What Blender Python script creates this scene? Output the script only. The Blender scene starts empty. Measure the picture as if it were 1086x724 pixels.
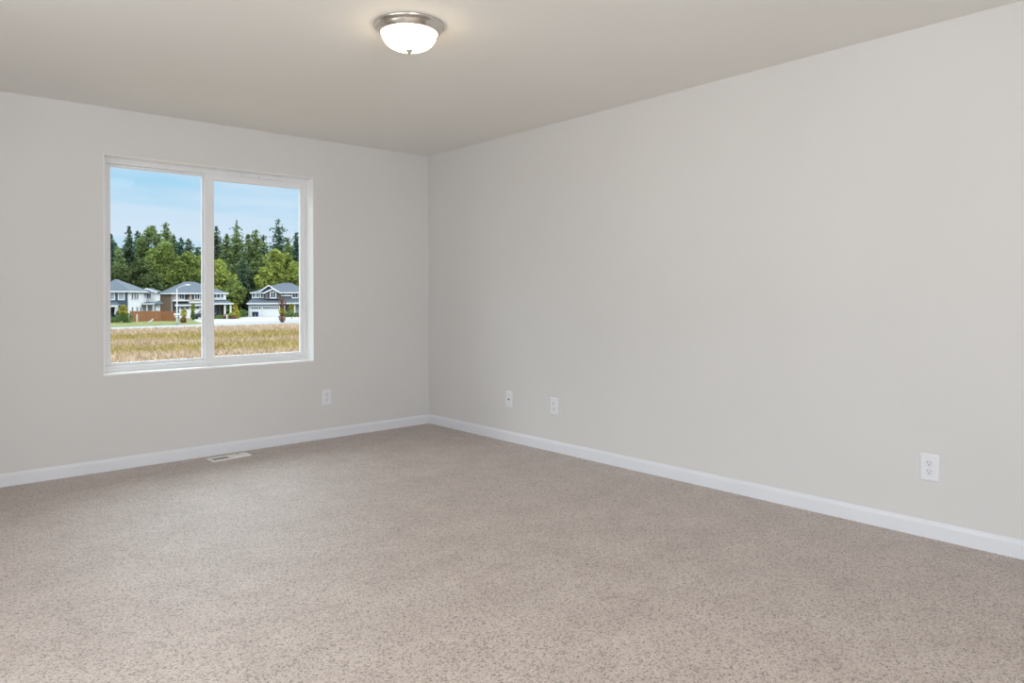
import bpy, math, random
from mathutils import Vector, Matrix

random.seed(11)
S = bpy.context.scene
COL = S.collection
PI = math.pi
R = math.radians

# ------------------------------------------------------------------ camera
CAM = Vector((-3.7145, -5.3402, 1.1611))
FOCAL_PX, IMG_W, IMG_H = 747.1, 1086, 724
yaw, pitch, roll = 0.7256, 0.0053, -0.0050
cd = bpy.data.cameras.new('camera')
cam = bpy.data.objects.new('camera', cd)
COL.objects.link(cam)
fw = Vector((math.sin(yaw) * math.cos(pitch), math.cos(yaw) * math.cos(pitch), math.sin(pitch)))
rt = Vector((math.cos(yaw), -math.sin(yaw), 0))
up = rt.cross(fw)
rt2 = rt * math.cos(roll) + up * math.sin(roll)
up2 = -rt * math.sin(roll) + up * math.cos(roll)
m = Matrix((rt2, up2, -fw)).transposed().to_4x4()
m.translation = CAM
cam.matrix_world = m
cd.sensor_fit = 'HORIZONTAL'
cd.sensor_width = 36.0
cd.lens = FOCAL_PX / IMG_W * 36.0
cd.shift_y = (309.53 - IMG_H / 2) / IMG_W
cd.clip_start = 0.05
cd.clip_end = 2000
S.camera = cam

# ------------------------------------------------------------------ colour management
S.view_settings.view_transform = 'Standard'
S.view_settings.look = 'None'
S.view_settings.gamma = 1.0
S.view_settings.use_curve_mapping = False
S.view_settings.exposure = 0.0
S.cycles.max_bounces = 10
S.cycles.diffuse_bounces = 6
S.cycles.transparent_max_bounces = 16
S.cycles.use_denoising = True

# ------------------------------------------------------------------ sky
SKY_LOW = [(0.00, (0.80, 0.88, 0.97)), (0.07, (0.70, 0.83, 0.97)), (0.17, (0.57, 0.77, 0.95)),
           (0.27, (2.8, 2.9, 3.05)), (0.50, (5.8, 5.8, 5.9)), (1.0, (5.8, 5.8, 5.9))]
W = bpy.data.worlds.new('sky')
S.world = W
W.use_nodes = True
nt = W.node_tree
nt.nodes.clear()
N = nt.nodes.new
L = nt.links.new
wo = N('ShaderNodeOutputWorld')
bg = N('ShaderNodeBackground')
tc = N('ShaderNodeTexCoord')
sep = N('ShaderNodeSeparateXYZ')
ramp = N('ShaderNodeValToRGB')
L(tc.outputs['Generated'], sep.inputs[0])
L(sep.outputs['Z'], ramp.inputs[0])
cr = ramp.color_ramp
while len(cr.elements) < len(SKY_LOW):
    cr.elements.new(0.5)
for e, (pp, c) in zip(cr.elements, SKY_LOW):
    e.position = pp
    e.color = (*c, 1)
mp = N('ShaderNodeMapping')
mp.inputs['Scale'].default_value = (2.2, 2.2, 16)
mp.inputs['Location'].default_value = (0.4, 0.1, 0.35)
nz = N('ShaderNodeTexNoise')
nz.inputs['Scale'].default_value = 1.6
nz.inputs['Detail'].default_value = 5
L(tc.outputs['Generated'], mp.inputs[0])
L(mp.outputs[0], nz.inputs['Vector'])
rr = N('ShaderNodeValToRGB')
rr.color_ramp.elements[0].position = 0.42
rr.color_ramp.elements[1].position = 0.66
L(nz.outputs['Fac'], rr.inputs[0])
mx = N('ShaderNodeMix')
mx.data_type = 'RGBA'
mx.blend_type = 'MULTIPLY'
mx.inputs['B'].default_value = (0.60, 0.88, 0.97, 1)
L(rr.outputs[0], mx.inputs['Factor'])
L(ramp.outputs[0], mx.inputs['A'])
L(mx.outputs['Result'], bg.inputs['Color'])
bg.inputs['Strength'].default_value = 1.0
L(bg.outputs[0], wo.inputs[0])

# ------------------------------------------------------------------ sun (stands behind the house)
sd = bpy.data.lights.new('sun', 'SUN')
sd.energy = 1.5
sd.color = (1.0, 0.95, 0.87)
sd.angle = R(1.5)
sun = bpy.data.objects.new('sun', sd)
COL.objects.link(sun)
sun.rotation_euler = Vector((0.45, -0.70, 0.72)).to_track_quat('Z', 'Y').to_euler()

# ------------------------------------------------------------------ fill lamps at unseen windows added in the west and south walls
def fill_lamp(name, loc, direction, sx, sy, power, color):
    d = bpy.data.lights.new(name, 'AREA')
    d.shape = 'RECTANGLE'
    d.size, d.size_y = sx, sy
    d.energy = power
    d.color = color
    o = bpy.data.objects.new(name, d)
    COL.objects.link(o)
    o.location = loc
    o.rotation_euler = (-Vector(direction)).to_track_quat('Z', 'Y').to_euler()
    return o

ROOM_W, ROOM_S, CEIL = -4.75, -6.7, 2.44
ADDED_WEST_WINS = [(-3.1, 1.5, 27), (-4.7, 1.5, 22)]     # added unseen windows: centre y, width, fill lamp power
ADDED_SOUTH_WINS = [(-3.4, 1.5, 97)]                     # added unseen window: centre x, width, fill lamp power
for cy_, w_, p_ in ADDED_WEST_WINS:
    fill_lamp('window_daylight', (ROOM_W - 0.17, cy_, 1.38), (1, 0, 0.3), 1.38, 1.38, p_, (0.972, 1.0, 1.035))
for cx_, w_, p_ in ADDED_SOUTH_WINS:
    fill_lamp('window_daylight', (cx_, ROOM_S - 0.17, 1.38), (0, 1, 0.65), 1.38, 1.38, p_, (0.972, 1.0, 1.035))

# ------------------------------------------------------------------ materials
def s2l(c):
    return tuple(((v / 255) / 12.92 if v / 255 <= 0.04045 else ((v / 255 + 0.055) / 1.055) ** 2.4) for v in c)

ALBEDO = 1.0
def mat(name, col, rough=0.6, metal=0.0, var=0.0, scale=8.0, bump=0.0, bscale=60.0, detail=4, spec=0.3, stretch=None):
    """procedural surface: base colour with a noise variation and a fine bump"""
    col = [c * ALBEDO for c in col]
    mt = bpy.data.materials.new(name)
    mt.use_nodes = True
    n = mt.node_tree
    b = n.nodes['Principled BSDF']
    b.inputs['Roughness'].default_value = rough
    b.inputs['Metallic'].default_value = metal
    b.inputs['Specular IOR Level'].default_value = spec
    t = n.nodes.new('ShaderNodeTexCoord')
    vec = t.outputs['Object']
    if stretch:
        mpp = n.nodes.new('ShaderNodeMapping')
        mpp.inputs['Scale'].default_value = stretch
        n.links.new(vec, mpp.inputs[0])
        vec = mpp.outputs[0]
    nz = n.nodes.new('ShaderNodeTexNoise')
    nz.inputs['Scale'].default_value = scale
    nz.inputs['Detail'].default_value = detail
    n.links.new(vec, nz.inputs['Vector'])
    rp = n.nodes.new('ShaderNodeValToRGB')
    rp.color_ramp.elements[0].position = 0.3
    rp.color_ramp.elements[1].position = 0.7
    rp.color_ramp.elements[0].color = (*[v * (1 - var) for v in col], 1)
    rp.color_ramp.elements[1].color = (*[min(1, v * (1 + var)) for v in col], 1)
    n.links.new(nz.outputs['Fac'], rp.inputs[0])
    n.links.new(rp.outputs[0], b.inputs['Base Color'])
    if bump:
        nb = n.nodes.new('ShaderNodeTexNoise')
        nb.inputs['Scale'].default_value = bscale
        nb.inputs['Detail'].default_value = 3
        n.links.new(vec, nb.inputs['Vector'])
        bp = n.nodes.new('ShaderNodeBump')
        bp.inputs['Strength'].default_value = bump
        bp.inputs['Distance'].default_value = 0.002
        n.links.new(nb.outputs['Fac'], bp.inputs['Height'])
        n.links.new(bp.outputs[0], b.inputs['Normal'])
    return mt

def siding_mat(name, col, pitch_m, axis='Z', dark=0.82, rough=0.65):
    """lap siding, shingles or door panels: thin dark joints repeated along one axis"""
    mt = mat(name, col, rough, var=0.06, scale=1.5)
    n = mt.node_tree
    b = n.nodes['Principled BSDF']
    src = b.inputs['Base Color'].links[0].from_socket
    t = n.nodes.new('ShaderNodeTexCoord')
    sp = n.nodes.new('ShaderNodeSeparateXYZ')
    n.links.new(t.outputs['Object'], sp.inputs[0])
    a = n.nodes.new('ShaderNodeMath')
    a.operation = 'DIVIDE'
    a.inputs[1].default_value = pitch_m
    n.links.new(sp.outputs[axis], a.inputs[0])
    f = n.nodes.new('ShaderNodeMath')
    f.operation = 'FRACT'
    n.links.new(a.outputs[0], f.inputs[0])
    g = n.nodes.new('ShaderNodeMath')
    g.operation = 'LESS_THAN'
    g.inputs[1].default_value = 0.12
    n.links.new(f.outputs[0], g.inputs[0])
    mm = n.nodes.new('ShaderNodeMix')
    mm.data_type = 'RGBA'
    mm.blend_type = 'MULTIPLY'
    mm.inputs['B'].default_value = (dark, dark, dark, 1)
    n.links.new(g.outputs[0], mm.inputs['Factor'])
    n.links.new(src, mm.inputs['A'])
    n.links.new(mm.outputs['Result'], b.inputs['Base Color'])
    return mt

def glass_mat(name, tint=(0.97, 0.98, 0.98), refl=0.05):
    mt = bpy.data.materials.new(name)
    mt.use_nodes = True
    n = mt.node_tree
    n.nodes.clear()
    o = n.nodes.new('ShaderNodeOutputMaterial')
    tr = n.nodes.new('ShaderNodeBsdfTransparent')
    gl = n.nodes.new('ShaderNodeBsdfGlossy')
    gl.inputs['Roughness'].default_value = 0.0
    tr.inputs['Color'].default_value = (*tint, 1)
    ms = n.nodes.new('ShaderNodeMixShader')
    fr = n.nodes.new('ShaderNodeFresnel')
    fr.inputs['IOR'].default_value = 1.12
    n.links.new(fr.outputs[0], ms.inputs[0])
    n.links.new(tr.outputs[0], ms.inputs[1])
    n.links.new(gl.outputs[0], ms.inputs[2])
    n.links.new(ms.outputs[0], o.inputs[0])
    return mt

def lamp_glass_mat(name, col, strength):
    mt = bpy.data.materials.new(name)
    mt.use_nodes = True
    n = mt.node_tree
    b = n.nodes['Principled BSDF']
    b.inputs['Base Color'].default_value = (0.9, 0.87, 0.8, 1)
    b.inputs['Roughness'].default_value = 0.3
    t = n.nodes.new('ShaderNodeTexCoord')
    nz = n.nodes.new('ShaderNodeTexNoise')
    nz.inputs['Scale'].default_value = 14
    n.links.new(t.outputs['Object'], nz.inputs['Vector'])
    rp = n.nodes.new('ShaderNodeValToRGB')
    rp.color_ramp.elements[0].color = (*[c * 0.92 for c in col], 1)
    rp.color_ramp.elements[1].color = (*col, 1)
    n.links.new(nz.outputs['Fac'], rp.inputs[0])
    n.links.new(rp.outputs[0], b.inputs['Emission Color'])
    b.inputs['Emission Strength'].default_value = strength
    return mt

def carpet_mat():
    mt = bpy.data.materials.new('carpet')
    mt.use_nodes = True
    n = mt.node_tree
    b = n.nodes['Principled BSDF']
    b.inputs['Roughness'].default_value = 0.50
    b.inputs['Specular IOR Level'].default_value = 0.9
    b.inputs['Sheen Weight'].default_value = 0.16
    b.inputs['Sheen Roughness'].default_value = 0.4
    t = n.nodes.new('ShaderNodeTexCoord')
    def noise(scale, detail, rough=0.6):
        z = n.nodes.new('ShaderNodeTexNoise')
        z.inputs['Scale'].default_value = scale
        z.inputs['Detail'].default_value = detail
        z.inputs['Roughness'].default_value = rough
        n.links.new(t.outputs['Object'], z.inputs['Vector'])
        return z
    vo = n.nodes.new('ShaderNodeTexVoronoi')          # every tuft its own shade
    vo.inputs['Scale'].default_value = 175
    n.links.new(t.outputs['Object'], vo.inputs['Vector'])
    fleck = noise(120, 2, 0.7)
    ad = n.nodes.new('ShaderNodeMix')
    ad.data_type = 'FLOAT'
    ad.inputs['Factor'].default_value = 0.42
    sx = n.nodes.new('ShaderNodeSeparateColor')
    n.links.new(vo.outputs['Color'], sx.inputs[0])
    n.links.new(fleck.outputs['Fac'], ad.inputs['A'])
    n.links.new(sx.outputs[0], ad.inputs['B'])
    rp = n.nodes.new('ShaderNodeValToRGB')
    e = rp.color_ramp.elements
    e[0].position = 0.23
    e[0].color = (0.085, 0.058, 0.044, 1)
    e[1].position = 0.74
    e[1].color = (0.58, 0.492, 0.438, 1)
    k = rp.color_ramp.elements.new(0.42)
    k.color = (0.430, 0.350, 0.302, 1)
    n.links.new(ad.outputs[0], rp.inputs[0])
    soft = noise(4.5, 5, 0.65)          # brushed patches
    r2 = n.nodes.new('ShaderNodeValToRGB')
    r2.color_ramp.elements[0].position = 0.35
    r2.color_ramp.elements[1].position = 0.65
    r2.color_ramp.elements[0].color = (0.84, 0.81, 0.805, 1)
    r2.color_ramp.elements[1].color = (1.0, 1.0, 1.0, 1)
    n.links.new(soft.outputs['Fac'], r2.inputs[0])
    mm = n.nodes.new('ShaderNodeMix')
    mm.data_type = 'RGBA'
    mm.blend_type = 'MULTIPLY'
    mm.inputs['Factor'].default_value = 1
    n.links.new(rp.outputs[0], mm.inputs['A'])
    n.links.new(r2.outputs[0], mm.inputs['B'])
    n.links.new(mm.outputs['Result'], b.inputs['Base Color'])
    pile = noise(150, 3, 0.7)
    bp = n.nodes.new('ShaderNodeBump')
    bp.inputs['Strength'].default_value = 0.5
    bp.inputs['Distance'].default_value = 0.006
    n.links.new(pile.outputs['Fac'], bp.inputs['Height'])
    n.links.new(bp.outputs[0], b.inputs['Normal'])
    return mt

M = {}
M['wall'] = mat('wall_paint', (0.665, 0.655, 0.645), 0.75, var=0.012, scale=1.3, bump=0.06, bscale=180, spec=0.15)
M['ceil'] = mat('ceiling_paint', (0.80, 0.788, 0.752), 0.85, var=0.012, scale=1.3, bump=0.08, bscale=140, spec=0.1)
M['trim'] = mat('trim_paint', (0.73, 0.74, 0.785), 0.4, var=0.01, scale=4)
M['reveal'] = mat('reveal_paint', (0.89, 0.89, 0.885), 0.5, var=0.01, scale=4)  # whiter than the walls: strong window light put into the colour
M['vinyl'] = mat('white_vinyl', (0.78, 0.785, 0.80), 0.35, var=0.01, scale=5)
M['carpet'] = carpet_mat()
M['glass'] = glass_mat('window_glass')
M['plate'] = mat('white_plastic', (0.76, 0.765, 0.80), 0.35, var=0.01, scale=30)
M['recept'] = mat('outlet_face', (0.72, 0.72, 0.76), 0.35, var=0.01, scale=30)
M['slot'] = mat('slot_dark', (0.10, 0.10, 0.11), 0.6, var=0.1, scale=30)
M['brass'] = mat('connector_metal', (0.10, 0.095, 0.085), 0.35, metal=0.6, var=0.1, scale=40)
M['nickel'] = mat('brushed_nickel', (0.66, 0.63, 0.58), 0.24, metal=1.0, var=0.03, scale=40)
M['bowl'] = lamp_glass_mat('alabaster_glass', (1.0, 0.80, 0.52), 12.0)
M['vent'] = mat('register_paint', (0.86, 0.83, 0.81), 0.4, var=0.01, scale=30)
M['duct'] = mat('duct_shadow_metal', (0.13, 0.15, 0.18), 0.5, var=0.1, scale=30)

# ------------------------------------------------------------------ mesh helpers
class MB:
    def __init__(self):
        self.v, self.f, self.sm = [], [], []
    def add(self, vs, fs, smooth=False):
        o = len(self.v)
        self.v += [tuple(p) for p in vs]
        self.f += [tuple(i + o for i in f) for f in fs]
        self.sm += [smooth] * len(fs)
        return self
    def box(self, x0, x1, y0, y1, z0, z1, T=None):
        vs = [Vector((x, y, z)) for z in (z0, z1) for y in (y0, y1) for x in (x0, x1)]
        if T is not None:
            vs = [T @ p for p in vs]
        return self.add(vs, [(0, 2, 3, 1), (4, 5, 7, 6), (0, 1, 5, 4), (2, 6, 7, 3), (0, 4, 6, 2), (1, 3, 7, 5)])
    def prism(self, poly, a, b, axis='z'):
        """poly: 2D outline (counter-clockwise) pulled from a to b along an axis"""
        n = len(poly)
        def P(u, w, t):
            return {'z': (u, w, t), 'y': (u, t, w), 'x': (t, u, w)}[axis]
        vs = [P(u, w, a) for u, w in poly] + [P(u, w, b) for u, w in poly]
        fs = [tuple(range(n - 1, -1, -1)), tuple(range(n, 2 * n))]
        fs += [(i, (i + 1) % n, n + (i + 1) % n, n + i) for i in range(n)]
        return self.add(vs, fs)
    def lathe(self, prof, seg=48, T=None, smooth=True):
        vs, fs = [], []
        for r_, z in prof:
            for k in range(seg):
                a = 2 * PI * k / seg
                vs.append(Vector((r_ * math.cos(a), r_ * math.sin(a), z)))
        for i in range(len(prof) - 1):
            for k in range(seg):
                k2 = (k + 1) % seg
                fs.append((i * seg + k, i * seg + k2, (i + 1) * seg + k2, (i + 1) * seg + k))
        if T is not None:
            vs = [T @ p for p in vs]
        return self.add(vs, fs, smooth)
    def tube(self, pts, rad, seg=10, smooth=True):
        pts = [Vector(p) for p in pts]
        if not hasattr(rad, '__len__'):
            rad = [rad] * len(pts)
        vs, fs = [], []
        for i, p in enumerate(pts):
            d = (pts[min(i + 1, len(pts) - 1)] - pts[max(i - 1, 0)]).normalized()
            a = d.cross(Vector((0, 0, 1)) if abs(d.z) < 0.9 else Vector((1, 0, 0))).normalized()
            b = d.cross(a)
            for k in range(seg):
                t = 2 * PI * k / seg
                vs.append(p + (a * math.cos(t) + b * math.sin(t)) * rad[i])
        for i in range(len(pts) - 1):
            for k in range(seg):
                k2 = (k + 1) % seg
                fs.append((i * seg + k, i * seg + k2, (i + 1) * seg + k2, (i + 1) * seg + k))
        fs.append(tuple(range(seg)))
        fs.append(tuple((len(pts) - 1) * seg + k for k in range(seg - 1, -1, -1)))
        return self.add(vs, fs, smooth)
    def build(self, name, material, parent=None, bevel=0.0, T=None):
        me = bpy.data.meshes.new(name)
        vs = self.v if T is None else [tuple(T @ Vector(p)) for p in self.v]
        me.from_pydata(vs, [], self.f)
        me.materials.append(material)
        me.update()
        import bmesh
        bm = bmesh.new()
        bm.from_mesh(me)
        bmesh.ops.recalc_face_normals(bm, faces=bm.faces)
        bm.to_mesh(me)
        bm.free()
        for p_, s_ in zip(me.polygons, self.sm):
            p_.use_smooth = s_
        o = bpy.data.objects.new(name, me)
        COL.objects.link(o)
        if parent:
            o.parent = parent
        if bevel:
            md = o.modifiers.new('bevel', 'BEVEL')
            md.width = bevel
            md.segments = 2
            md.limit_method = 'ANGLE'
        return o

def tag(o, label, cat, group=None):
    o['label'] = label
    o['category'] = cat
    if group:
        o['group'] = group
    return o

def thing(name, label, cat, loc=(0, 0, 0), rz=0.0, group=None):
    o = bpy.data.objects.new(name, None)
    COL.objects.link(o)
    o.empty_display_size = 0.1
    o.location = loc
    o.rotation_euler = (0, 0, rz)
    return tag(o, label, cat, group)

def struct(o):
    o['kind'] = 'structure'
    return o

def copy_tree(o, parent=None):
    c = o.copy()
    COL.objects.link(c)
    if parent:
        c.parent = parent
    for ch in list(o.children):
        copy_tree(ch, c)
    return c

# ------------------------------------------------------------------ room shell
WX0, WX1, WZ0, WZ1 = -2.631, -1.1274, 0.6378, 2.1259      # window opening in the north wall
TH = 0.19                                                   # wall thickness
FLOOR_T = 0.25

def wall_with_holes(name, u0, u1, z0, z1, holes, place):
    """a wall slab (local u along the wall, w through it 0..TH) with rectangular openings"""
    mb = MB()
    us = sorted({u0, u1, *[h[0] for h in holes], *[h[1] for h in holes]})
    zs = sorted({z0, z1, *[h[2] for h in holes], *[h[3] for h in holes]})
    for a, b in zip(us, us[1:]):
        run = None
        for c, d in zip(zs, zs[1:]):
            um, zm = (a + b) / 2, (c + d) / 2
            if any(h[0] < um < h[1] and h[2] < zm < h[3] for h in holes):
                continue
            mb.box(a, b, 0, TH, c, d)
    o = mb.build(name, M['wall'], T=place)
    import bmesh
    bm = bmesh.new()
    bm.from_mesh(o.data)
    bmesh.ops.remove_doubles(bm, verts=bm.verts, dist=1e-5)
    seen = {}
    for f in bm.faces:                                      # drop the inner partition faces
        seen.setdefault(tuple(sorted(v.index for v in f.verts)), []).append(f)
    bmesh.ops.delete(bm, geom=[f for fs in seen.values() if len(fs) > 1 for f in fs], context='FACES')
    bmesh.ops.recalc_face_normals(bm, faces=bm.faces)
    bm.to_mesh(o.data)
    bm.free()
    return struct(o)

def place_on(px, py, deg):
    return Matrix.Translation((px, py, 0)) @ Matrix.Rotation(R(deg), 4, 'Z')

struct(MB().box(ROOM_W - TH, TH, ROOM_S - TH, TH, -FLOOR_T, 0).build('floor', M['carpet']))
struct(MB().box(ROOM_W - TH, TH, ROOM_S - TH, TH, CEIL, CEIL + 0.2).build('ceiling', M['ceil']))
wall_with_holes('wall_north', ROOM_W - TH, TH, 0, CEIL, [(WX0, WX1, WZ0, WZ1)], place_on(0, 0, 0))
wall_with_holes('wall_east', 0, -ROOM_S, 0, CEIL, [], place_on(0, 0, -90))
wall_with_holes('wall_south', -TH, -ROOM_W + TH, 0, CEIL, [(-c_ - w_ / 2, -c_ + w_ / 2, WZ0, WZ1) for c_, w_, p_ in ADDED_SOUTH_WINS], place_on(0, ROOM_S, 180))
WH = [(-ROOM_S + cy_ - w_ / 2 + 0 * TH, -ROOM_S + cy_ + w_ / 2, WZ0, WZ1) for cy_, w_, p_ in ADDED_WEST_WINS]
wall_with_holes('wall_west', 0, -ROOM_S, 0, CEIL, [(a - 0, b - 0, c, d) for a, b, c, d in WH], place_on(ROOM_W, ROOM_S, 90))

# ------------------------------------------------------------------ baseboards (moulded profile, 81 mm high)
BB = [(0, 0), (0.013, 0), (0.013, 0.062), (0.0115, 0.068), (0.0085, 0.072), (0.006, 0.079), (0.0045, 0.0812), (0, 0.0812)]
def baseboard(name, x0, y0, x1, y1):
    a, b = Vector((x0, y0, 0)), Vector((x1, y1, 0))
    d = (b - a).normalized()
    n_ = Vector((d.y, -d.x, 0))                     # room side, to the right of the run
    n = len(BB)
    vs = []
    for e, sg in ((a, 1), (b, -1)):
        for w, z in BB:
            vs.append(e + n_ * w + d * (w * sg) + Vector((0, 0, z)))     # mitred ends
    fs = [tuple(range(n)), tuple(range(2 * n - 1, n - 1, -1))] + [(i, (i + 1) % n, n + (i + 1) % n, n + i) for i in range(n)]
    return struct(MB().add(vs, fs).build(name, M['trim']))
baseboard('baseboard_north', ROOM_W, 0, 0, 0)
baseboard('baseboard_east', 0, 0, 0, ROOM_S)
baseboard('baseboard_south', 0, ROOM_S, ROOM_W, ROOM_S)
baseboard('baseboard_west', ROOM_W, ROOM_S, ROOM_W, 0)

# ------------------------------------------------------------------ sliding windows
def ring(mb, x0, x1, z0, z1, wl, wr, wb, wt, y0, y1):
    mb.box(x0, x0 + wl, y0, y1, z0, z1)
    mb.box(x1 - wr, x1, y0, y1, z0, z1)
    mb.box(x0 + wl, x1 - wr, y0, y1, z0, z0 + wb)
    mb.box(x0 + wl, x1 - wr, y0, y1, z1 - wt, z1)
    return mb

def slider_window(name, x0, x1, z0, z1, loc, rz):
    """local: x along the wall, y outwards; reveal lining, outer frame, fixed left lite, sliding right sash"""
    root = bpy.data.objects.new(name, None)
    COL.objects.link(root)
    root.location = loc
    root.rotation_euler = (0, 0, rz)
    struct(root)
    lin = MB()                                           # return of the opening, whitened for the window light, and its sill board
    ring(lin, x0, x1, z0, z1, 0.004, 0.004, 0.010, 0.004, 0.0005, 0.130)
    lin.build('reveal_lining', M['reveal'], root)
    fr = MB()
    ring(fr, x0, x1, z0, z1, 0.040, 0.030, 0.048, 0.036, 0.128, 0.208)
    ring(fr, x0 + 0.004, x1 - 0.004, z0 + 0.010, z1 - 0.004, 0.018, 0.011, 0.018, 0.014, 0.120, 0.132)
    fr.build('window_frame', M['vinyl'], root, bevel=0.0025)
    xm = x0 + 0.729                                       # meeting rail
    ls = MB()
    ring(ls, x0 + 0.036, xm + 0.012, z0 + 0.046, z1 - 0.034, 0.042, 0.050, 0.022, 0.018, 0.172, 0.200)
    s1 = ls.build('fixed_sash', M['vinyl'], root, bevel=0.002)
    MB().box(x0 + 0.070, xm - 0.030, 0.185, 0.189, z0 + 0.062, z1 - 0.046).build('pane', M['glass'], s1)
    rs = MB()
    ring(rs, xm - 0.030, x1 - 0.026, z0 + 0.030, z1 - 0.030, 0.067, 0.022, 0.044, 0.050, 0.136, 0.168)
    s2 = rs.build('sliding_sash', M['vinyl'], root, bevel=0.002)
    MB().box(xm + 0.030, x1 - 0.042, 0.154, 0.158, z0 + 0.068, z1 - 0.074).build('pane', M['glass'], s2)
    vt = MB()                                             # two slim vent strips in the head of the sliding side
    for a, b in ((0.30, 0.47), (0.49, 0.64)):
        w = x1 - xm
        vt.box(xm + w * a, xm + w * b, 0.115, 0.130, z1 - 0.032, z1 - 0.016)
    vt.build('head_vent', M['plate'], root, bevel=0.002)
    lk = MB()
    lk.box(xm - 0.020, xm - 0.004, 0.126, 0.137, z0 + 0.72, z0 + 0.79)
    lk.build('latch', M['vinyl'], root, bevel=0.003)
    return root

slider_window('window_1', WX0, WX1, WZ0, WZ1, (0, 0, 0), 0)
for i, (cy_, w_) in enumerate(w[:2] for w in ADDED_WEST_WINS):  # unseen windows added to carry the west fill lamps
    slider_window('window_%d' % (i + 2), -w_ / 2, w_ / 2, WZ0, WZ1, (ROOM_W, cy_, 0), R(90))

for i, (cx_, w_) in enumerate(w[:2] for w in ADDED_SOUTH_WINS):  # unseen window added to carry the south fill lamp
    slider_window('window_%d' % (i + 2 + len(ADDED_WEST_WINS)), -w_ / 2, w_ / 2, WZ0, WZ1, (cx_, ROOM_S, 0), R(180))

# ------------------------------------------------------------------ wall plates
def plate_mb(w=0.082, h=0.129, d=0.0065):
    mb = MB()
    e = 0.005
    vs = [(-w / 2, 0, -h / 2), (w / 2, 0, -h / 2), (w / 2, 0, h / 2), (-w / 2, 0, h / 2),
          (-w / 2, -d * 0.45, -h / 2), (w / 2, -d * 0.45, -h / 2), (w / 2, -d * 0.45, h / 2), (-w / 2, -d * 0.45, h / 2),
          (-w / 2 + e, -d, -h / 2 + e), (w / 2 - e, -d, -h / 2 + e), (w / 2 - e, -d, h / 2 - e), (-w / 2 + e, -d, h / 2 - e)]
    fs = [(0, 1, 2, 3), (11, 10, 9, 8)]
    for o in (0, 4):
        fs += [(o + i, o + (i + 1) % 4, o + 4 + (i + 1) % 4, o + 4 + i) for i in range(4)]
    return mb.add(vs, fs)

def disc(mb, cx, cz, rx, rz_, y0, y1, seg=20, flat=None):
    pts = []
    for k in range(seg):
        a = 2 * PI * k / seg
        x, z = rx * math.cos(a), rz_ * math.sin(a)
        if flat:
            x = max(-flat, min(flat, x))
        pts.append((cx + x, cz + z))
    return mb.prism(pts, y0, y1, 'y')

def outlet(loc, rz, label):
    t = thing('power_outlet', label, 'outlet', loc, rz, 'wall plates low on the walls')
    plate_mb().build('cover_plate', M['plate'], t, bevel=0.0008)
    for s in (1, -1):
        rc = disc(MB(), 0, 0.0195 * s, 0.0172, 0.0172, -0.0082, -0.004, 28).build('receptacle', M['recept'], t, bevel=0.0006)
        sl = MB()
        sl.box(-0.0078, -0.0056, -0.0086, -0.0078, 0.0195 * s + 0.0005, 0.0195 * s + 0.0085)
        sl.build('slot', M['slot'], rc)
        sl = MB()
        sl.box(0.0056, 0.0078, -0.0086, -0.0078, 0.0195 * s + 0.0015, 0.0195 * s + 0.0085)
        sl.build('slot', M['slot'], rc)
        disc(MB(), 0, 0.0195 * s - 0.0075, 0.0028, 0.0028, -0.0086, -0.0078, 12).build('ground_hole', M['slot'], rc)
    disc(MB(), 0, 0, 0.0028, 0.0028, -0.0078, -0.006, 12).build('screw', M['recept'], t)
    return t

outlet((-1.0155, 0, 0.337), 0, 'white power outlet on the window wall, right of and below the window')
outlet((0, -1.622, 0.3375), R(-90), 'white power outlet on the long right wall, beside the cable jack plate')
outlet((0, -4.144, 0.3345), R(-90), 'large looking white power outlet alone at the near end of the right wall')
t = thing('cable_jack_plate', 'white wall plate with one dark cable socket, on the right wall nearest the corner', 'wall plate',
          (0, -1.114, 0.3355), R(-90), 'wall plates low on the walls')
plate_mb(0.076, 0.131).build('cover_plate', M['plate'], t, bevel=0.0008)
j = MB()
disc(j, 0, 0, 0.0078, 0.0078, -0.009, -0.005, 6)
disc(j, 0, 0, 0.0055, 0.0055, -0.013, -0.009, 16)
j.build('cable_socket', M['brass'], t)
for s in (1, -1):
    disc(MB(), 0, 0.042 * s, 0.003, 0.003, -0.0075, -0.006, 12).build('screw', M['recept'], t)

# ------------------------------------------------------------------ floor register
t = thing('floor_register', 'off-white metal floor vent set in the carpet below the window', 'floor vent', (-1.861, -0.155, 0.0), R(4))
f = MB()
ring(f, -0.142, 0.142, -0.056, 0.056, 0.016, 0.016, 0.013, 0.013, 0, 0.007)
f.v = [(x, z, y) for x, y, z in f.v]                       # lay the ring flat
f.box(-0.004, 0.004, -0.046, 0.046, 0.0, 0.006)
f.build('flange', M['vent'], t, bevel=0.001)
MB().box(-0.130, 0.130, -0.046, 0.046, 0.0002, 0.0012).build('damper', M['duct'], t)  # kept dark, standing in for the shaded duct below
for k in range(9):                                          # left bank leans open to view, right bank leans shut
    for sgn, x in ((1, -0.115 + k * 0.0128), (-1, 0.012 + k * 0.0128)):
        T = Matrix.Translation((x, 0, 0.0035)) @ Matrix.Rotation(R(52 if sgn < 0 else 24) * sgn, 4, 'Y')
        w = 0.0022 if sgn > 0 else 0.0066
        MB().box(-w, w, -0.044, 0.044, -0.0005, 0.0005, T).build('vane', M['vent'], t)
MB().tube([(0.075, 0.03, 0.003), (0.075, 0.03, 0.012)], 0.003).build('lever', M['duct'], t)

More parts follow.
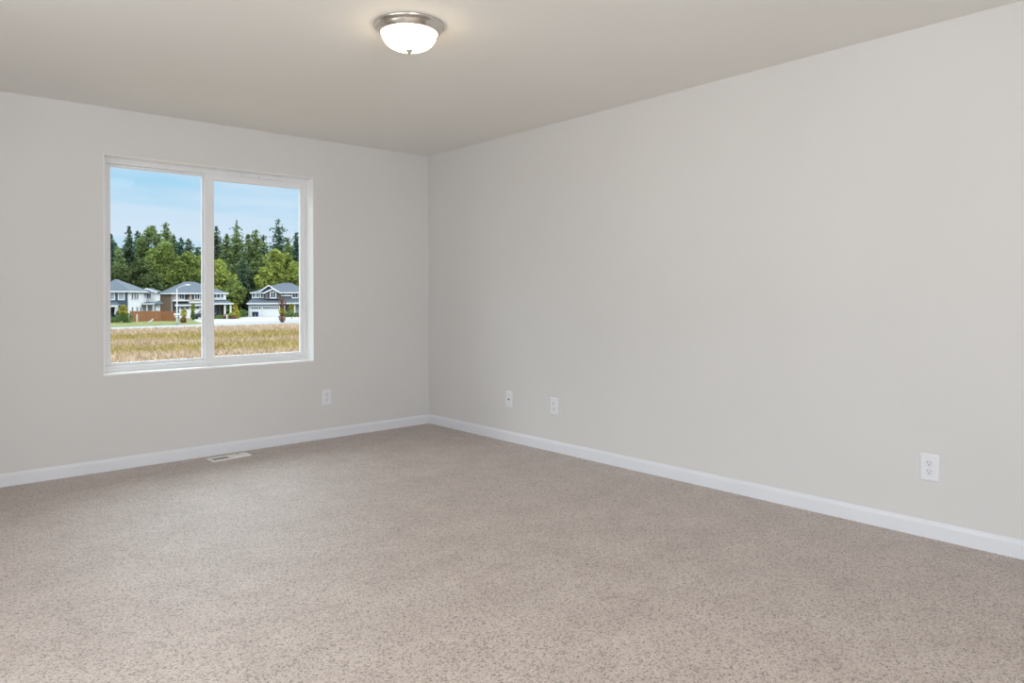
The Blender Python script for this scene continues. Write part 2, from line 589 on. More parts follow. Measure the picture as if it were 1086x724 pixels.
# ------------------------------------------------------------------ flush ceiling light
t = thing('ceiling_light', 'round brushed nickel flush-mount ceiling light with lit white glass bowl', 'ceiling light', (-1.868, -2.536, CEIL))
MB().lathe([(0.0, -0.0005), (0.166, -0.0005), (0.167, -0.004), (0.165, -0.010), (0.159, -0.015), (0.155, -0.017), (0.152, -0.022), (0.146, -0.033),
            (0.141, -0.039), (0.138, -0.042), (0.133, -0.042), (0.130, -0.036), (0.130, -0.030), (0.0, -0.030)], 72).build('pan', M['nickel'], t)
bowl = [(0.1285, -0.034)]
for k in range(1, 19):
    a = k / 18 * PI / 2
    bowl.append((0.1285 * math.cos(a) ** 0.72 if k < 18 else 0.0, -0.040 - 0.076 * math.sin(a) ** 1.05))
MB().lathe(bowl, 72).build('glass_bowl', M['bowl'], t)
MB().lathe([(0.0, -0.111), (0.016, -0.112), (0.0165, -0.117), (0.0135, -0.123), (0.010, -0.126), (0.0085, -0.131), (0.0, -0.133)], 24).build('finial', M['nickel'], t)

# =================================================================== OUTDOORS
GZ = CAM.z - 4.2                                             # ground: the room is on the upper storey
BRG0 = math.degrees(yaw)
def bearing(px):
    """compass bearing (from +Y, clockwise) of a sight line through the window"""
    return BRG0 + math.degrees(math.atan((px - 543) / FOCAL_PX))
def at(px, r, z=None):
    b = R(bearing(px))
    return Vector((CAM.x + r * math.sin(b), CAM.y + r * math.cos(b), GZ if z is None else z))
def hpm(px, r):                                              # how many image px one metre spans out there
    return FOCAL_PX * (1 + ((px - 543) / FOCAL_PX) ** 2) / r
def vpm(px, r):
    return FOCAL_PX * math.sqrt(1 + ((px - 543) / FOCAL_PX) ** 2) / r
VIEW = R(18.0)

ALBEDO = 0.41                                                # outdoor colours scaled down evenly to balance the bright sky
M['white_siding'] = siding_mat('white_siding', (1.0, 1.02, 1.06), 0.22, dark=0.93)
M['slate_siding'] = siding_mat('slate_siding', (0.085, 0.120, 0.165), 0.22)
M['grey_siding'] = siding_mat('grey_siding', (0.21, 0.25, 0.28), 0.22)
M['pale_siding'] = siding_mat('pale_siding', (0.74, 0.79, 0.85), 0.22, dark=0.92)
M['brown_siding'] = siding_mat('brown_siding', (0.26, 0.165, 0.115), 0.22)
M['beige_siding'] = siding_mat('beige_siding', (0.62, 0.52, 0.46), 0.22, dark=0.92)
M['shingle'] = siding_mat('shingle_roof', (0.118, 0.145, 0.185), 0.30, dark=0.85, rough=0.9)
M['shingle_dark'] = siding_mat('shingle_roof_dark', (0.090, 0.115, 0.145), 0.30, dark=0.85, rough=0.9)
M['house_trim'] = mat('house_trim', (1.02, 1.03, 1.06), 0.5, var=0.02, scale=2)
M['house_glass'] = mat('house_glass', (0.07, 0.10, 0.14), 0.08, var=0.3, scale=1.0, spec=0.6)
M['blind'] = mat('window_blind', (0.50, 0.56, 0.62), 0.4, var=0.08, scale=1.0)  # pale house panes; also the reflection painted on the car windows
M['garage_door'] = siding_mat('garage_door_white', (1.08, 1.08, 1.10), 0.53, dark=0.90)
M['shutter'] = mat('shutter_red', (0.16, 0.035, 0.045), 0.5, var=0.08, scale=4)
M['shutter_dark'] = mat('shutter_dark', (0.03, 0.035, 0.045), 0.5, var=0.08, scale=4)
M['door'] = mat('entry_door', (0.05, 0.035, 0.03), 0.4, var=0.15, scale=3)
M['fence'] = siding_mat('cedar_fence', (0.42, 0.165, 0.062), 0.14, axis='X', dark=0.7)
M['concrete'] = mat('concrete', (0.46, 0.455, 0.46), 0.85, var=0.06, scale=0.25)
M['asphalt'] = mat('pale_asphalt', (0.36, 0.365, 0.38), 0.9, var=0.05, scale=0.3)
M['lawn'] = mat('lawn', (0.22, 0.24, 0.085), 0.95, var=0.35, scale=0.6, spec=0.1)
M['steel'] = mat('galvanised_steel', (0.72, 0.74, 0.78), 0.45, metal=0.2, var=0.04, scale=3)
M['bark'] = mat('bark', (0.12, 0.085, 0.06), 0.9, var=0.3, scale=2)
M['car'] = mat('car_paint', (0.035, 0.040, 0.050), 0.25, var=0.05, scale=2, spec=0.6)
M['tyre'] = mat('tyre', (0.015, 0.015, 0.015), 0.8, var=0.1, scale=4)
M['bin_navy'] = mat('bin_navy', (0.010, 0.020, 0.12), 0.5, var=0.1, scale=3)
M['bin_teal'] = mat('bin_teal', (0.012, 0.035, 0.060), 0.5, var=0.1, scale=3)
M['post'] = mat('white_post', (0.82, 0.80, 0.76), 0.6, var=0.05, scale=4)
M['cloth'] = mat('flag_cloth', (0.70, 0.68, 0.70), 0.8, var=0.25, scale=3)

def field_mat(name, k=1.0):
    """dry meadow: tan and olive stripes lying across the field with ragged edges"""
    mt = bpy.data.materials.new(name)
    mt.use_nodes = True
    n = mt.node_tree
    b = n.nodes['Principled BSDF']
    b.inputs['Roughness'].default_value = 0.95
    b.inputs['Specular IOR Level'].default_value = 0.05
    t = n.nodes.new('ShaderNodeTexCoord')
    sp = n.nodes.new('ShaderNodeSeparateXYZ')
    n.links.new(t.outputs['Object'], sp.inputs[0])
    nz = n.nodes.new('ShaderNodeTexNoise')
    nz.inputs['Scale'].default_value = 0.10
    nz.inputs['Detail'].default_value = 6
    nz.inputs['Roughness'].default_value = 0.65
    n.links.new(t.outputs['Object'], nz.inputs['Vector'])
    ma = n.nodes.new('ShaderNodeMath')
    ma.operation = 'MULTIPLY_ADD'
    ma.inputs[1].default_value = 14.0
    n.links.new(nz.outputs['Fac'], ma.inputs[0])
    n.links.new(sp.outputs['Y'], ma.inputs[2])
    mr = n.nodes.new('ShaderNodeMapRange')
    mr.inputs['From Min'].default_value = 47.0
    mr.inputs['From Max'].default_value = 127.0
    n.links.new(ma.outputs[0], mr.inputs['Value'])
    rp = n.nodes.new('ShaderNodeValToRGB')
    tan, olive, pale = (0.30, 0.222, 0.155, 1), (0.235, 0.182, 0.072, 1), (0.335, 0.26, 0.19, 1)
    tan, olive, pale = [tuple(c * k for c in q[:3]) + (1,) for q in (tan, olive, pale)]
    stops = [(0.0, pale), (0.20, tan), (0.24, tan), (0.27, olive), (0.36, olive), (0.40, tan), (0.44, tan),
             (0.48, olive), (0.60, olive), (0.66, tan), (0.85, pale)]
    while len(rp.color_ramp.elements) < len(stops):
        rp.color_ramp.elements.new(0.5)
    for e, (p_, c) in zip(rp.color_ramp.elements, stops):
        e.position = p_
        e.color = c
    n.links.new(mr.outputs[0], rp.inputs[0])
    n2 = n.nodes.new('ShaderNodeTexNoise')
    n2.inputs['Scale'].default_value = 1.2
    n2.inputs['Detail'].default_value = 4
    n.links.new(t.outputs['Object'], n2.inputs['Vector'])
    r2 = n.nodes.new('ShaderNodeValToRGB')
    r2.color_ramp.elements[0].position = 0.3
    r2.color_ramp.elements[1].position = 0.7
    r2.color_ramp.elements[0].color = (0.88, 0.86, 0.82, 1)
    r2.color_ramp.elements[1].color = (1.08, 1.07, 1.05, 1)
    n.links.new(n2.outputs['Fac'], r2.inputs[0])
    mm = n.nodes.new('ShaderNodeMix')
    mm.data_type = 'RGBA'
    mm.blend_type = 'MULTIPLY'
    mm.inputs['Factor'].default_value = 1
    n.links.new(rp.outputs[0], mm.inputs['A'])
    n.links.new(r2.outputs[0], mm.inputs['B'])
    n.links.new(mm.outputs['Result'], b.inputs['Base Color'])
    return mt
M['field'] = field_mat('dry_meadow', 1.0)
M['turf'] = field_mat('thatch_between_the_grass', 0.55)

# ---- ground, field grass, paving and lawns
FIELD_LOC = (CAM.x, CAM.y, GZ)
g = MB()
g.add([(-260, -60, 0), (260, -60, 0), (260, 420, 0), (-260, 420, 0)], [(0, 1, 2, 3)])
go = struct(g.build('ground', M['turf']))
go.location = FIELD_LOC
go.rotation_euler = (0, 0, -VIEW)

rnd = random.Random(3)
gr = MB()
for k in range(26000):
    y = 9 + 101 * rnd.random() ** 0.75
    x = (rnd.random() - 0.5) * (y * 0.72 + 10)
    if y > 105 + (x + 12) * 0.22:
        continue
    h = rnd.uniform(0.18, 0.42)
    for q in range(3):
        a = rnd.uniform(0, PI)
        w = rnd.uniform(0.03, 0.07)
        ox, oy = rnd.uniform(-.12, .12), rnd.uniform(-.12, .12)
        lx, ly = rnd.uniform(-.12, .12), rnd.uniform(-.12, .12)
        c_, s_ = math.cos(a) * w, math.sin(a) * w
        gr.add([(x + ox - c_, y + oy - s_, 0), (x + ox + c_, y + oy + s_, 0), (x + ox + lx, y + oy + ly, h * rnd.uniform(.7, 1.1))], [(0, 1, 2)])
fo = gr.build('dry_grass', M['field'])
fo.location = FIELD_LOC
fo.rotation_euler = (0, 0, -VIEW)
fo['kind'] = 'stuff'
tag(fo, 'dry tan and olive meadow grass across the field beyond the window', 'grass')

def slab(name, pts, m_, z0, z1):
    ps = [at(px, r) for px, r in pts]
    n = len(ps)
    vs = [(p.x, p.y, GZ + z0) for p in ps] + [(p.x, p.y, GZ + z1) for p in ps]
    fs = [tuple(range(n)), tuple(range(2 * n - 1, n - 1, -1))] + [(i, (i + 1) % n, n + (i + 1) % n, n + i) for i in range(n)]
    return struct(MB().add(vs, fs).build(name, m_))
slab('road', [(0, 101), (116, 105.5), (217, 111), (330, 119), (480, 128), (480, 144), (330, 135), (250, 126), (217, 120), (116, 114.5), (0, 110)], M['asphalt'], -0.1, 0.03)
slab('cul_de_sac', [(218, 121), (330, 135), (330, 160), (262, 160), (224, 154), (206, 154), (203, 140), (212, 122)], M['concrete'], -0.1, 0.045)
slab('lawn', [(0, 110), (116, 114.5), (217, 120), (206, 138), (200, 150), (160, 178), (0, 178)], M['lawn'], -0.1, 0.06)
slab('lawn', [(227, 146.5), (240, 144.5), (251, 147), (258, 155), (262, 172), (222, 172), (222, 150)], M['lawn'], -0.1, 0.06)
slab('lawn', [(300, 151), (330, 148), (420, 150), (420, 172), (296, 172), (297, 156)], M['lawn'], -0.1, 0.06)
slab('forest_floor', [(0, 165), (480, 165), (480, 260), (0, 260)], M['lawn'], -0.1, 0.02)

# ---- house kit: local x to the right, y away from the viewer, z up from the ground
def win(house, x, z, w, h, y, face='front', shut=None, mull=1, blind=False, tw=0.11):
    """a window with trim, panes and optional shutters on the front (y) or on a side face (x = y)"""
    def B(mb, u0, u1, d0, d1, z0, z1):
        if face == 'front':
            mb.box(u0, u1, y - d1, y - d0, z0, z1)
        elif face == 'left':
            mb.box(y - d1, y - d0, u0, u1, z0, z1)
        else:
            mb.box(y + d0, y + d1, u0, u1, z0, z1)
    f = MB()
    B(f, x - w / 2 - tw, x - w / 2, 0, 0.09, z - tw, z + h + tw)
    B(f, x + w / 2, x + w / 2 + tw, 0, 0.09, z - tw, z + h + tw)
    B(f, x - w / 2, x + w / 2, 0, 0.09, z - tw, z)
    B(f, x - w / 2, x + w / 2, 0, 0.09, z + h, z + h + tw)
    for k in range(mull):
        u = x - w / 2 + w * (k + 1) / (mull + 1)
        B(f, u - 0.04, u + 0.04, 0, 0.07, z, z + h)
    o = f.build('window', M['house_trim'], house)
    p_ = MB()
    B(p_, x - w / 2, x + w / 2, 0, 0.03, z, z + h)
    p_.build('pane', M['blind'] if blind else M['house_glass'], o)
    if shut:
        for s in (-1, 1):
            sh = MB()
            c = x + s * (w / 2 + tw + 0.20)
            B(sh, c - 0.19, c + 0.19, 0, 0.06, z - 0.05, z + h + 0.05)
            sh.build('shutter', shut, o)
    return o

def garage(house, x0, x1, z1, y, nwin):
    d = MB()
    d.box(x0, x1, y - 0.06, y, 0, z1)
    o = d.build('garage_door', M['garage_door'], house)
    t_ = MB()
    t_.box(x0 - 0.16, x0, y - 0.1, y, 0, z1 + 0.16)
    t_.box(x1, x1 + 0.16, y - 0.1, y, 0, z1 + 0.16)
    t_.box(x0, x1, y - 0.1, y, z1, z1 + 0.16)
    t_.build('door_trim', M['house_trim'], o)
    w = (x1 - x0) / nwin
    for k in range(nwin):
        MB().box(x0 + w * (k + .18), x0 + w * (k + .82), y - 0.09, y - 0.05, z1 - 0.56, z1 - 0.18).build('pane', M['house_glass'], o)
    return o

def hip_roof(house, x0, x1, y0, y1, z, zr, rx0, rx1, ry0, ry1, m_, name='roof', over=0.45, fascia=0.22):
    """hip roof over a rectangle; ridge from (rx0, ry0) to (rx1, ry1) at height zr"""
    a0, a1, b0, b1 = x0 - over, x1 + over, y0 - over, y1 + over
    mb = MB()
    mb.add([(a0, b0, z), (a1, b0, z), (a1, b1, z), (a0, b1, z), (rx0, ry0, zr), (rx1, ry1, zr)],
           [(0, 1, 5, 4), (1, 2, 5), (2, 3, 4, 5), (3, 0, 4), (3, 2, 1, 0)] if ry0 == ry1 else
           [(0, 1, 4), (1, 2, 5, 4), (2, 3, 5), (3, 0, 4, 5), (3, 2, 1, 0)])
    o = mb.build(name, m_, house)
    f = MB()
    ring(f, a0, a1, b0, b1, 0.08, 0.08, 0.08, 0.08, z - fascia, z + 0.02)
    f.v = [(x, zz, y) for x, y, zz in f.v]
    f.build('fascia', M['house_trim'], o)
    return o

def shed_roof(house, x0, x1, y0, y1, z0, z1, m_, name='porch_roof', hip_l=0.0, hip_r=0.0, th=0.16):
    """lean-to: low edge at y0 (z0), high edge against the wall at y1 (z1); ends can be hipped in"""
    mb = MB()
    mb.add([(x0, y0, z0), (x1, y0, z0), (x1 - hip_r, y1, z1), (x0 + hip_l, y1, z1),
            (x0, y0, z0 - th), (x1, y0, z0 - th), (x1, y1, z0 - th), (x0, y1, z0 - th)],
           [(0, 1, 2, 3), (7, 6, 5, 4), (0, 4, 5, 1), (0, 3, 7, 4), (1, 5, 6, 2), (3, 2, 6, 7)])
    o = mb.build(name, m_, house)
    f = MB()
    f.box(x0 - 0.03, x1 + 0.03, y0 - 0.06, y0, z0 - 0.24, z0 + 0.03)
    f.build('fascia', M['house_trim'], o)
    return o

def gable(house, x0, x1, z, zr, y0, y1, wall_m, roof_m, over=0.3):
    """a front-facing gable: triangular wall, two roof slopes and white rake boards"""
    xm = (x0 + x1) / 2
    MB().prism([(x0, z), (x1, z), (xm, zr)], y0, y1, 'y').build('gable_wall', wall_m, house)
    sl = (zr - z) / (xm - x0)
    zl = z - over * sl
    mb = MB()
    th = 0.16
    for s in (-1, 1):
        xe = xm + s * (xm - x0 + over)
        mb.add([(xm, y0 - .35, zr + th), (xe, y0 - .35, zl + th), (xe, y1, zl + th), (xm, y1, zr + th),
                (xm, y0 - .35, zr), (xe, y0 - .35, zl), (xe, y1, zl), (xm, y1, zr)],
               [(0, 1, 2, 3), (7, 6, 5, 4), (0, 4, 5, 1), (1, 5, 6, 2), (2, 6, 7, 3), (3, 7, 4, 0)])
    o = mb.build('gable_roof', roof_m, house)
    rk = MB()
    for s in (-1, 1):
        xe = xm + s * (xm - x0 + over)
        rk.add([(xm, y0 - .42, zr + th + .02), (xe, y0 - .42, zl + th + .02), (xe, y0 - .42, zl - .12), (xm, y0 - .42, zr - .12),
                (xm, y0 - .35, zr + th + .02), (xe, y0 - .35, zl + th + .02), (xe, y0 - .35, zl - .12), (xm, y0 - .35, zr - .12)],
               [(0, 1, 2, 3), (7, 6, 5, 4), (0, 4, 5, 1), (1, 5, 6, 2), (2, 6, 7, 3), (3, 7, 4, 0)])
    rk.build('rake_board', M['house_trim'], o)
    return o

def post(house, x, y, z1, w=0.24, name='column', m_=None, z0=0.0):
    mb = MB()
    mb.box(x - w / 2, x + w / 2, y - w / 2, y + w / 2, z0, z1)
    mb.box(x - w * .8, x + w * .8, y - w * .8, y + w * .8, z0, z0 + 0.5)
    mb.box(x - w * .7, x + w * .7, y - w * .7, y + w * .7, z1 - 0.18, z1)
    return mb.build(name, m_ or M['house_trim'], house)

# ---- right-hand grey house with the wide white garage
r = 160.0
h, v = hpm(290, r), vpm(290, r)
org = at(263, r)
HR = thing('grey_house', 'blue-grey two-storey house with wide white garage, in the right window pane', 'house', org, -R(bearing(290)))
X = lambda px: (px - 263) / h
Z = lambda py: 4.2 - (py - 314.75) / v
MB().box(X(263.4), X(296.5), 0, 8, 0, Z(321.2)).build('garage_wall', M['pale_siding'], HR)
MB().box(X(266.8), X(326), 2.2, 11, 0, Z(309.9)).build('house_wall', M['grey_siding'], HR)
garage(HR, X(266), X(276.6), Z(324.6), 0, 4)
garage(HR, X(278.6), X(296), Z(324.6), 0, 8)
shed_roof(HR, X(261.8), X(297.5), -0.6, 2.2, Z(321.2), Z(316.3), M['shingle_dark'], 'garage_roof', hip_l=X(266.5) - X(261.8))
hip_roof(HR, X(267), X(326), 2.2, 11, Z(309.9), Z(299.2), X(299.5), X(310), 6.6, 6.6, M['shingle'])
gable(HR, X(275), X(294.5), Z(309.0), Z(302.6), 2.0, 6.5, M['slate_siding'], M['shingle'])
MB().box(X(281), X(296), 0.9, 2.3, Z(317), Z(309.9)).build('bay_wall', M['grey_siding'], HR)
gable(HR, X(280.8), X(296.4), Z(310.2), Z(306.4), 0.9, 6, M['grey_siding'], M['shingle'])
win(HR, X(289.3), Z(315.3), 0.95, 1.05, 0.9, shut=M['shutter'], tw=0.2)
for px in (268.6, 272.8, 277.3):
    win(HR, X(px), Z(314.9), 0.32, 0.85, 2.2, mull=0, tw=0.2)
MB().box(X(297.5), X(309), 1.95, 2.2, Z(314.0), Z(312.9)).build('trim_band', M['house_trim'], HR)
win(HR, X(313.2), Z(315.3), 1.0, 0.95, 2.2, shut=M['shutter'], tw=0.2)
win(HR, X(303), Z(312.2), 1.3, 0.4, 2.2, mull=2, tw=0.05)
shed_roof(HR, X(297.5), X(327), 0.2, 2.2, Z(321.2), Z(316.3), M['shingle_dark'])
for px in (301.3, 312.5, 325):
    post(HR, X(px), 0.6, Z(321.6), 0.26)
MB().box(X(312), X(326), 2.1, 2.3, 0, Z(321.6)).build('porch_wall', M['pale_siding'], HR)
MB().box(X(306.2), X(311.2), 2.08, 2.2, 0, Z(322.6)).build('entry_door', M['door'], HR)
win(HR, X(303.6), 0.9, 0.5, 1.2, 2.2, mull=0)

# ---- brown house in the middle, partly behind the window's centre bar
r = 155.0
h, v = hpm(200, r), vpm(200, r)
phi = R(16)
HM = thing('brown_house', 'brown two-storey house with hip roof and beige front bays, behind the street lamp', 'house', at(183.6, r), -R(bearing(200)) + phi)
X = lambda px: (px - 183.6) / h / math.cos(phi)
Z = lambda py: 4.2 - (py - 315.2) / v
W_ = X(241)
MB().box(0, W_, 0.7, 9.5, 0, Z(310.6)).build('house_wall', M['brown_siding'], HM)
hip_roof(HM, 0, W_, 0, 9.5, Z(310.6), Z(298.0), X(203), X(214), 4.7, 4.7, M['shingle'])
MB().box(X(184), X(189.0), 0.0, 0.75, Z(318.3), Z(310.6)).build('front_bay', M['beige_siding'], HM)
MB().box(X(200.6), X(218), 0.0, 0.75, Z(321.2), Z(310.6)).build('front_bay', M['beige_siding'], HM)
MB().box(X(200.2), X(218.4), -0.06, 0.75, Z(321.4), Z(319.9)).build('trim_band', M['house_trim'], HM)
MB().box(X(183.6), X(200.6), -0.02, 0.75, Z(319.3), Z(317.8)).build('trim_band', M['house_trim'], HM)
MB().box(X(189), X(200.6), 0.3, 0.75, Z(318.5), Z(310.6)).build('front_wall', M['brown_siding'], HM)
win(HM, X(193.0), Z(316.9), 0.85, 1.05, 0.3, shut=M['shutter_dark'], tw=0.14)
win(HM, X(209.0), Z(316.9), 0.85, 1.05, 0.0, shut=M['shutter_dark'], tw=0.16)
shed_roof(HM, X(185), X(218), -0.3, 0.7, Z(323.0), Z(320.6), M['shingle_dark'], 'garage_roof')
MB().box(X(186.0), X(216), 0.3, 0.8, 0, Z(322.8)).build('garage_wall', M['slate_siding'], HM)
garage(HM, X(191), X(212.3), Z(324.6), 0.3, 4)
MB().box(X(225), X(240.8), -0.2, 0.75, Z(318), Z(310.6)).build('front_bay', M['house_trim'], HM)
win(HM, X(230.2), Z(315.6), 1.5, 0.9, -0.2, mull=1, tw=0.1)
win(HM, X(236.0), Z(315.6), 0.5, 0.9, -0.2, mull=0, tw=0.1)
shed_roof(HM, X(224), X(245.6), -2.0, 0.7, Z(321.8), Z(317.5), M['shingle'], hip_r=X(245.6) - X(239))
for px in (236.6, 243):
    post(HM, X(px), -1.6, Z(322), 0.32)
MB().box(X(227), X(235.8), 0.55, 0.72, 0.3, Z(323.5)).build('porch_window', M['house_glass'], HM)
MB().box(X(237.8), X(240.5), 0.55, 0.72, 0.1, Z(323.5)).build('entry_door', M['door'], HM)
MB().box(-0.06, 0.0, 0.7, 1.0, 0, Z(310.8)).build('corner_board', M['house_trim'], HM)

# ---- white and slate house on the left
r = 143.0
h, v = hpm(136, r), vpm(136, r)
phi = -R(20)
HL = thing('white_house', 'two-storey house with dark slate front and white side, behind the wooden fence', 'house', at(136.2, r), -R(bearing(136)) + phi)
XF = lambda px: (px - 136.2) / h / math.cos(phi)               # along the front, negative to the left
YS = lambda px: (px - 136.2) / h / math.sin(-phi)              # along the white side
Z = lambda py: 4.2 - (py - 315.5) / v
D_ = YS(157)
FX = XF(104)
MB().box(FX, -0.12, 0, D_, 0, Z(308.6)).build('front_wall', M['slate_siding'], HL)
MB().box(-0.12, 0, 0.02, D_, 0, Z(308.6)).build('side_wall', M['white_siding'], HL)
hip_roof(HL, FX, 0, 0, D_, Z(308.6), Z(295.4), XF(113), XF(113), 3.6, D_ * 0.55, M['shingle'])
win(HL, XF(128.8), Z(317.2), 0.85, 1.2, 0, blind=True, mull=0, tw=0.16)
win(HL, XF(118.5), Z(317.2), 0.85, 1.2, 0, blind=True, mull=0, tw=0.16)
for px in (140.1, 143.0, 145.8):
    win(HL, YS(px), Z(317.0), 0.62, 1.05, 0, 'right', mull=0, tw=0.10)
for px in (140.2, 145.5, 149.5):
    win(HL, YS(px), Z(330.8), 0.62, 0.85, 0, 'right', mull=0, tw=0.08)
win(HL, YS(154.6), Z(314.6), 0.9, 0.65, 0, 'right', mull=1, tw=0.08)
shed_roof(HL, XF(100), XF(131), -2.4, 0, Z(323.5), Z(319.3), M['shingle_dark'], hip_r=1.2)
MB().box(XF(104), XF(116), -1.2, 0.1, 0, Z(323)).build('porch_wall', M['grey_siding'], HL)
for px in (129.0,):
    post(HL, XF(px), -2.0, Z(324), 0.24)
MB().box(XF(120), XF(125), -0.06, 0.02, 0.1, Z(325.5)).build('entry_door', M['door'], HL)
RB = MB()                                                       # rear wing with its own gable end
RB.box(-1.5, 1.6, D_, D_ + 2.5, 0, Z(309.5))
RB.build('rear_wing', M['white_siding'], HL)
gable(HL, -1.5, 1.7, Z(309.5), Z(305.8), D_ - 0.05, D_ + 3.0, M['house_trim'], M['shingle'])
win(HL, 0.4, Z(316.0), 0.7, 0.8, D_, mull=1, tw=0.08)
shed_roof(HL, 0.0, 2.3, D_ - 2.8, D_ + 2.4, Z(322.0), Z(318.6), M['shingle'], hip_r=0.8)
for xx, yy in ((0.9, D_ - 2.5), (2.0, D_ - 2.5)):
    post(HL, xx, yy, Z(322.2), 0.22)

# ---- a further pale roof between the two left houses
fh = thing('far_house', 'small pale-roofed house glimpsed between the white house and the brown house', 'house', at(167.5, 172), -R(bearing(167)))
MB().box(-1.6, 1.6, 0, 6, 0, 5.2).build('house_wall', M['white_siding'], fh)
MB().prism([(-2.0, 5.1), (2.0, 5.1), (1.2, 5.95), (-1.2, 5.95)], -0.3, 6.2, 'y').build('roof', M['house_trim'], fh)

# ---- cedar fence
t = thing('wooden_fence', 'orange-brown cedar board fence beside the white house', 'fence', at(138, 139), -R(bearing(160)))
def fence_run(p0, p1, hgt, nm):
    d = (p1 - p0)
    ln = d.length
    ang = math.atan2(d.y, d.x)
    T = Matrix.Translation(p0) @ Matrix.Rotation(ang, 4, 'Z')
    mb = MB()
    n = int(ln / 0.14)
    for k in range(n):
        mb.box(k * ln / n + 0.004, (k + 1) * ln / n - 0.004, -0.015, 0.015, 0.05, hgt + 0.03 * ((k * 7) % 3 - 1) / 3)
    mb.box(0, ln, 0.015, 0.055, hgt - 0.35, hgt - 0.25)
    mb.box(0, ln, 0.015, 0.055, 0.3, 0.4)
    o = mb.build(nm, M['fence'], t)
    o.matrix_local = T
    return o
hh = hpm(160, 139)
A0, A1, A2 = Vector((0, 0, 0)), Vector(((171 - 138) / hh, -0.6, 0)), Vector(((185.6 - 138) / hh, -2.6, 0))
fence_run(A0, A1, 1.85, 'board_panel')
fence_run(A1, A2, 1.8, 'board_panel')
for q in (A0, A1, A2, A1 * 0.5):
    MB().box(q.x - .07, q.x + .07, q.y - .05, q.y + .09, 0, 1.95).build('fence_post', M['fence'], t)

# ---- street lamp with a street sign
t = thing('street_lamp', 'pale grey street lamp with curved arm in front of the brown house', 'street lamp', at(187.6, 118), -R(bearing(190)))
MB().tube([(0, 0, 0), (0, 0, 0.5), (0, 0, 5.5)], [0.14, 0.11, 0.075]).build('pole', M['steel'], t)
MB().tube([(0, 0, 5.4), (0.25, 0, 5.7), (0.8, 0, 5.94), (1.3, 0, 6.06)], 0.05).build('arm', M['steel'], t)
MB().lathe([(0.0, 0.10), (0.06, 0.09), (0.13, 0.04), (0.15, 0.0), (0.12, -0.05), (0.0, -0.07)], 20,
           Matrix.Translation((1.5, 0, 6.07)) @ Matrix.Diagonal((2.6, 1.2, 1.0, 1.0))).build('lamp_head', M['house_trim'], t)
MB().box(-0.42, 0.45, -0.13, -0.10, 1.52, 1.78).build('street_sign', M['house_trim'], t)
MB().box(-0.28, 0.18, -0.16, -0.14, 1.20, 1.40).build('street_sign', M['house_trim'], t)

# ---- dark car on the drive of the brown house
t = thing('car', 'dark car parked on the drive in front of the brown house', 'car', at(215.5, 148), -R(bearing(212)) + R(8))
prof = [(-2.15, 0.35), (-2.1, 0.85), (-1.9, 1.02), (-1.05, 1.12), (-0.45, 1.62), (1.3, 1.66), (1.95, 1.15), (2.2, 1.05), (2.25, 0.4)]
MB().prism([(x, z) for x, z in prof][::-1], -0.88, 0.88, 'y').build('body', M['car'], t, bevel=0.08)
MB().prism([(1.25, 1.55), (1.72, 1.18), (0.95, 1.16), (0.95, 1.55)], -0.90, 0.90, 'y').build('rear_side_window', M['blind'], t)  # pale colour stands in for light reflected in the glass
MB().prism([(0.85, 1.55), (0.85, 1.16), (-0.85, 1.16), (-0.40, 1.55)], -0.90, 0.90, 'y').build('side_window', M['blind'], t)  # same painted reflection colour
for x in (-1.35, 1.4):
    for y in (-0.80, 0.80):
        MB().lathe([(0.0, -0.1), (0.2, -0.11), (0.33, -0.1), (0.33, 0.1), (0.2, 0.11), (0.0, 0.1)], 24,
                   Matrix.Translation((x, y, 0.33)) @ Matrix.Rotation(PI / 2, 4, 'X')).build('wheel', M['tyre'], t)

# ---- wheeled bins before the small garage door
def bin_(px, m_, label):
    t = thing('wheeled_bin', label, 'bin', at(px, 158.6), -R(bearing(px)), 'bins at the garage')
    vs = []
    for z, w, d in ((0.06, .25, .24), (1.0, .34, .36)):
        vs += [(-w, -d, z), (w, -d, z), (w, d, z), (-w, d, z)]
    MB().add(vs, [(3, 2, 1, 0), (4, 5, 6, 7)] + [(i, (i + 1) % 4, 4 + (i + 1) % 4, 4 + i) for i in range(4)]).build('bin_body', m_, t)
    MB().prism([(-.39, 1.0), (.39, 1.0), (.37, 1.08), (-.33, 1.10)], -.36, .36, 'x').build('lid', m_, t)
    for s in (-.24, .24):
        MB().lathe([(0, -.03), (.11, -.03), (.11, .03), (0, .03)], 14, Matrix.Translation((s, .24, .11)) @ Matrix.Rotation(PI / 2, 4, 'Y')).build('wheel', M['tyre'], t)
bin_(268.9, M['bin_teal'], 'dark teal wheeled bin, left of the navy one, by the small garage door')
bin_(272.3, M['bin_navy'], 'navy blue wheeled bin by the small garage door of the grey house')

